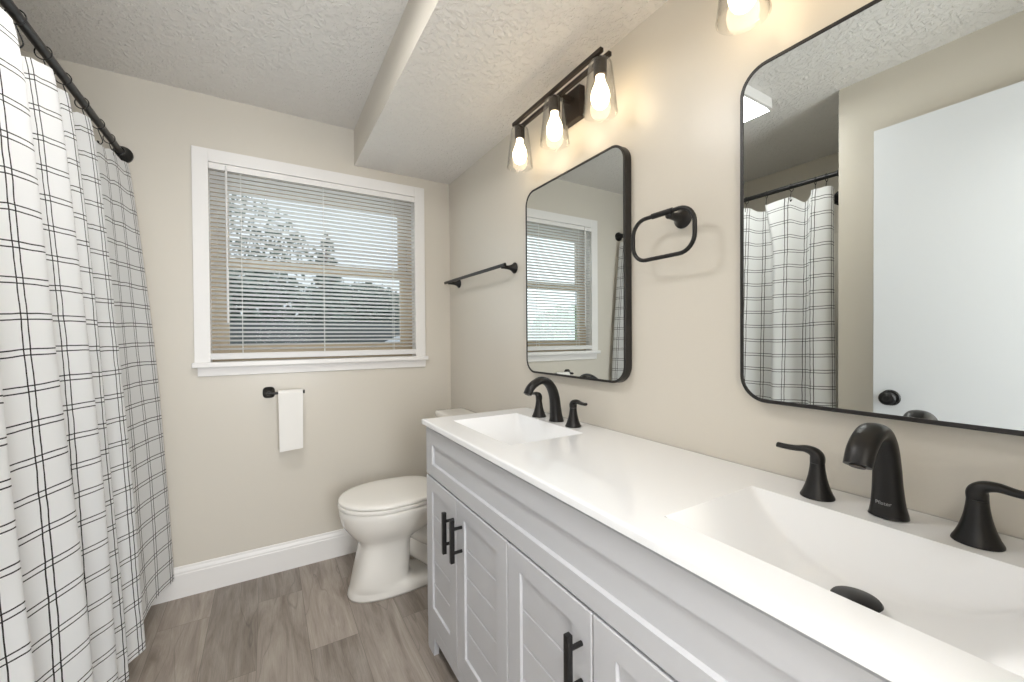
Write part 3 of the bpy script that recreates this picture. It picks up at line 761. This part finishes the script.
def cpt(i, t):
    yt, yb, o = K[i]
    y = yt+(yb-yt)*t
    mean = -.525+.108*t**.75
    amp = .55+.5*t**.7+.08*math.sin(6*t+i*.02)
    wob = .005*math.sin(7.3*yt+5.1*t)+.003*math.sin(23*yt-9*t)
    x = mean+o*amp+wob*t
    # gathered at the rings: header dips between hooks
    d = min(abs(yt-q) for q in ringy)
    dip = .012*min(1, d/.07)**1.5+(.035 if o < 0 else 0)*min(1, -o/.03)
    z = ZT-dip*(1-t)**6-(ZT-ZBT)*t+.012*math.sin(9*yt)*t
    w = math.exp(-((yt-1.215)/.045)**2)*max(0, 1-t/.16)**1.4
    y += .045*w; x += .020*w; z -= .012*w
    return Vector((x, y, z))
G = [[bm.verts.new(cpt(i, (j/(nv-1)))) for j in range(nv)] for i in range(nu)]
for i in range(nu-1):
    for j in range(nv-1):
        f = bm.faces.new((G[i][j], G[i+1][j], G[i+1][j+1], G[i][j+1]))
        for lp, (a, b) in zip(f.loops, ((i, j), (i+1, j), (i+1, j+1), (i, j+1))):
            lp[uvl].uv = (s[a]+.03, (ZT-ZBT)*(1-b/(nv-1))+.02)
cl = obj('curtain_cloth', bm, M_cloth, cur, smooth='all', flip=False)
# ------------------------------------------------------------------ outside
M_grass = mat('grass', (96, 120, 70), .9)
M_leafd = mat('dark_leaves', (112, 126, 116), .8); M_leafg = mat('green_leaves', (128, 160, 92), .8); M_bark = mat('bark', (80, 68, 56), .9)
M_fence = mat('weathered_fence', (104, 108, 110), .9); M_roof = mat('pale_shed_roof', (190, 192, 196), .7); M_shed = mat('shed_wall', (110, 108, 104), .9)
GZ = -.55
tag(obj('lawn', bx(-30, 40, D+T+.02, 45, GZ-.1, GZ), M_grass), kind='structure')
def leaf_cloud(bm, cx, cy, cz, rx, ry, rz, n, sz, cone=False):
    for _ in range(n):
        while True:
            p = Vector((random.uniform(-1, 1), random.uniform(-1, 1), random.uniform(-1, 1)))
            if cone:
                if math.hypot(p.x, p.y) < (1-p.z)/2: break
            elif .35 < p.length < 1: break
        q = Vector((cx+p.x*rx, cy+p.y*ry, cz+p.z*rz))
        a = Vector((random.gauss(0, 1), random.gauss(0, 1), random.gauss(0, 1))).normalized(); b = a.orthogonal().normalized(); s_ = sz*random.uniform(.6, 1.3)
        vs = [bm.verts.new(q+a*s_), bm.verts.new(q+b*s_*.5+a.cross(b)*s_*.12), bm.verts.new(q-a*s_), bm.verts.new(q-b*s_*.5+a.cross(b)*s_*.12)]
        bm.faces.new(vs)
def tree(name, x, y, h, clouds, m, sz, label, cat='tree'):
    t = tag(empty(name, (x, y, GZ)), label, cat)
    bm = BM(); P = catmull([(0, 0, 0, .16), (.05, .02, h*.35, .12), (-.03, .03, h*.7, .07), (0, 0, h*.93, .03)], 4)
    sweep(bm, [p[:3] for p in P], [(p[3]*h/6, p[3]*h/6) for p in P], n=8, up=Vector((1, 0, 0)))
    obj('trunk', bm, M_bark, t, smooth='all')
    bm = BM()
    for c in clouds: leaf_cloud(bm, *c, sz)if not (len(c) > 7) else leaf_cloud(bm, *c[:7], sz, True)
    obj('foliage', bm, m, t, flip=False)
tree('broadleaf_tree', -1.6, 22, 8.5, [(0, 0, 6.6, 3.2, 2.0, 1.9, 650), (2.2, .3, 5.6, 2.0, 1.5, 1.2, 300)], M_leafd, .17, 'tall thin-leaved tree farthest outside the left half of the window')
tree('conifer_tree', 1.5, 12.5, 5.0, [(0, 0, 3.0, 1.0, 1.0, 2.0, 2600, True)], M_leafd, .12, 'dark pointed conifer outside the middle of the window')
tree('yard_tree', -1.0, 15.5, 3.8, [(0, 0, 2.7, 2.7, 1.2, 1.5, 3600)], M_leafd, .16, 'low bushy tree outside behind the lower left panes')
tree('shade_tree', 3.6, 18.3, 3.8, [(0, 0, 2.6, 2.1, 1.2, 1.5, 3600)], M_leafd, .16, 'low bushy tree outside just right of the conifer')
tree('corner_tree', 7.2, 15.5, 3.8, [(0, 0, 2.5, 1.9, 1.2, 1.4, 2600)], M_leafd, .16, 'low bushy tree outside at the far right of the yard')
tree('garden_shrub', -.75, 4.6, 1.75, [(0, 0, 1.25, .62, .5, .55, 1500)], M_leafg, .06, 'light green shrub just outside the lower left of the window', 'shrub')
tree('hedge_shrub', -3.2, 6.0, 2.3, [(0, 0, 1.4, 1.6, .6, .95, 3000)], M_leafg, .08, 'green bushy hedge outside, seen in the far mirror', 'shrub')
fe = tag(empty('garden_fence', (0, 0, 0)), 'grey board fence across the yard outside the window', 'fence')
bm = BM()
for i in range(90):
    x = -5+i*.14; box(bm, x, x+.132, 10.0, 10.02, GZ, 1.55)
obj('fence_boards', bm, M_fence, fe)
sd = tag(empty('garden_shed', (0, 0, 0)), 'small shed with a pale sloping roof outside the lower right of the window', 'shed')
obj('wall', bx(1.9, 3.4, 6.4, 8.0, GZ, .95), M_shed, sd)
bm = BM(); loft(bm, [[(1.62, y, .90), (2.65, y, 1.36), (3.68, y, .90), (3.68, y, .95), (2.65, y, 1.42), (1.62, y, .95)] for y in (6.2, 8.2)])
obj('roof', bm, M_roof, sd)
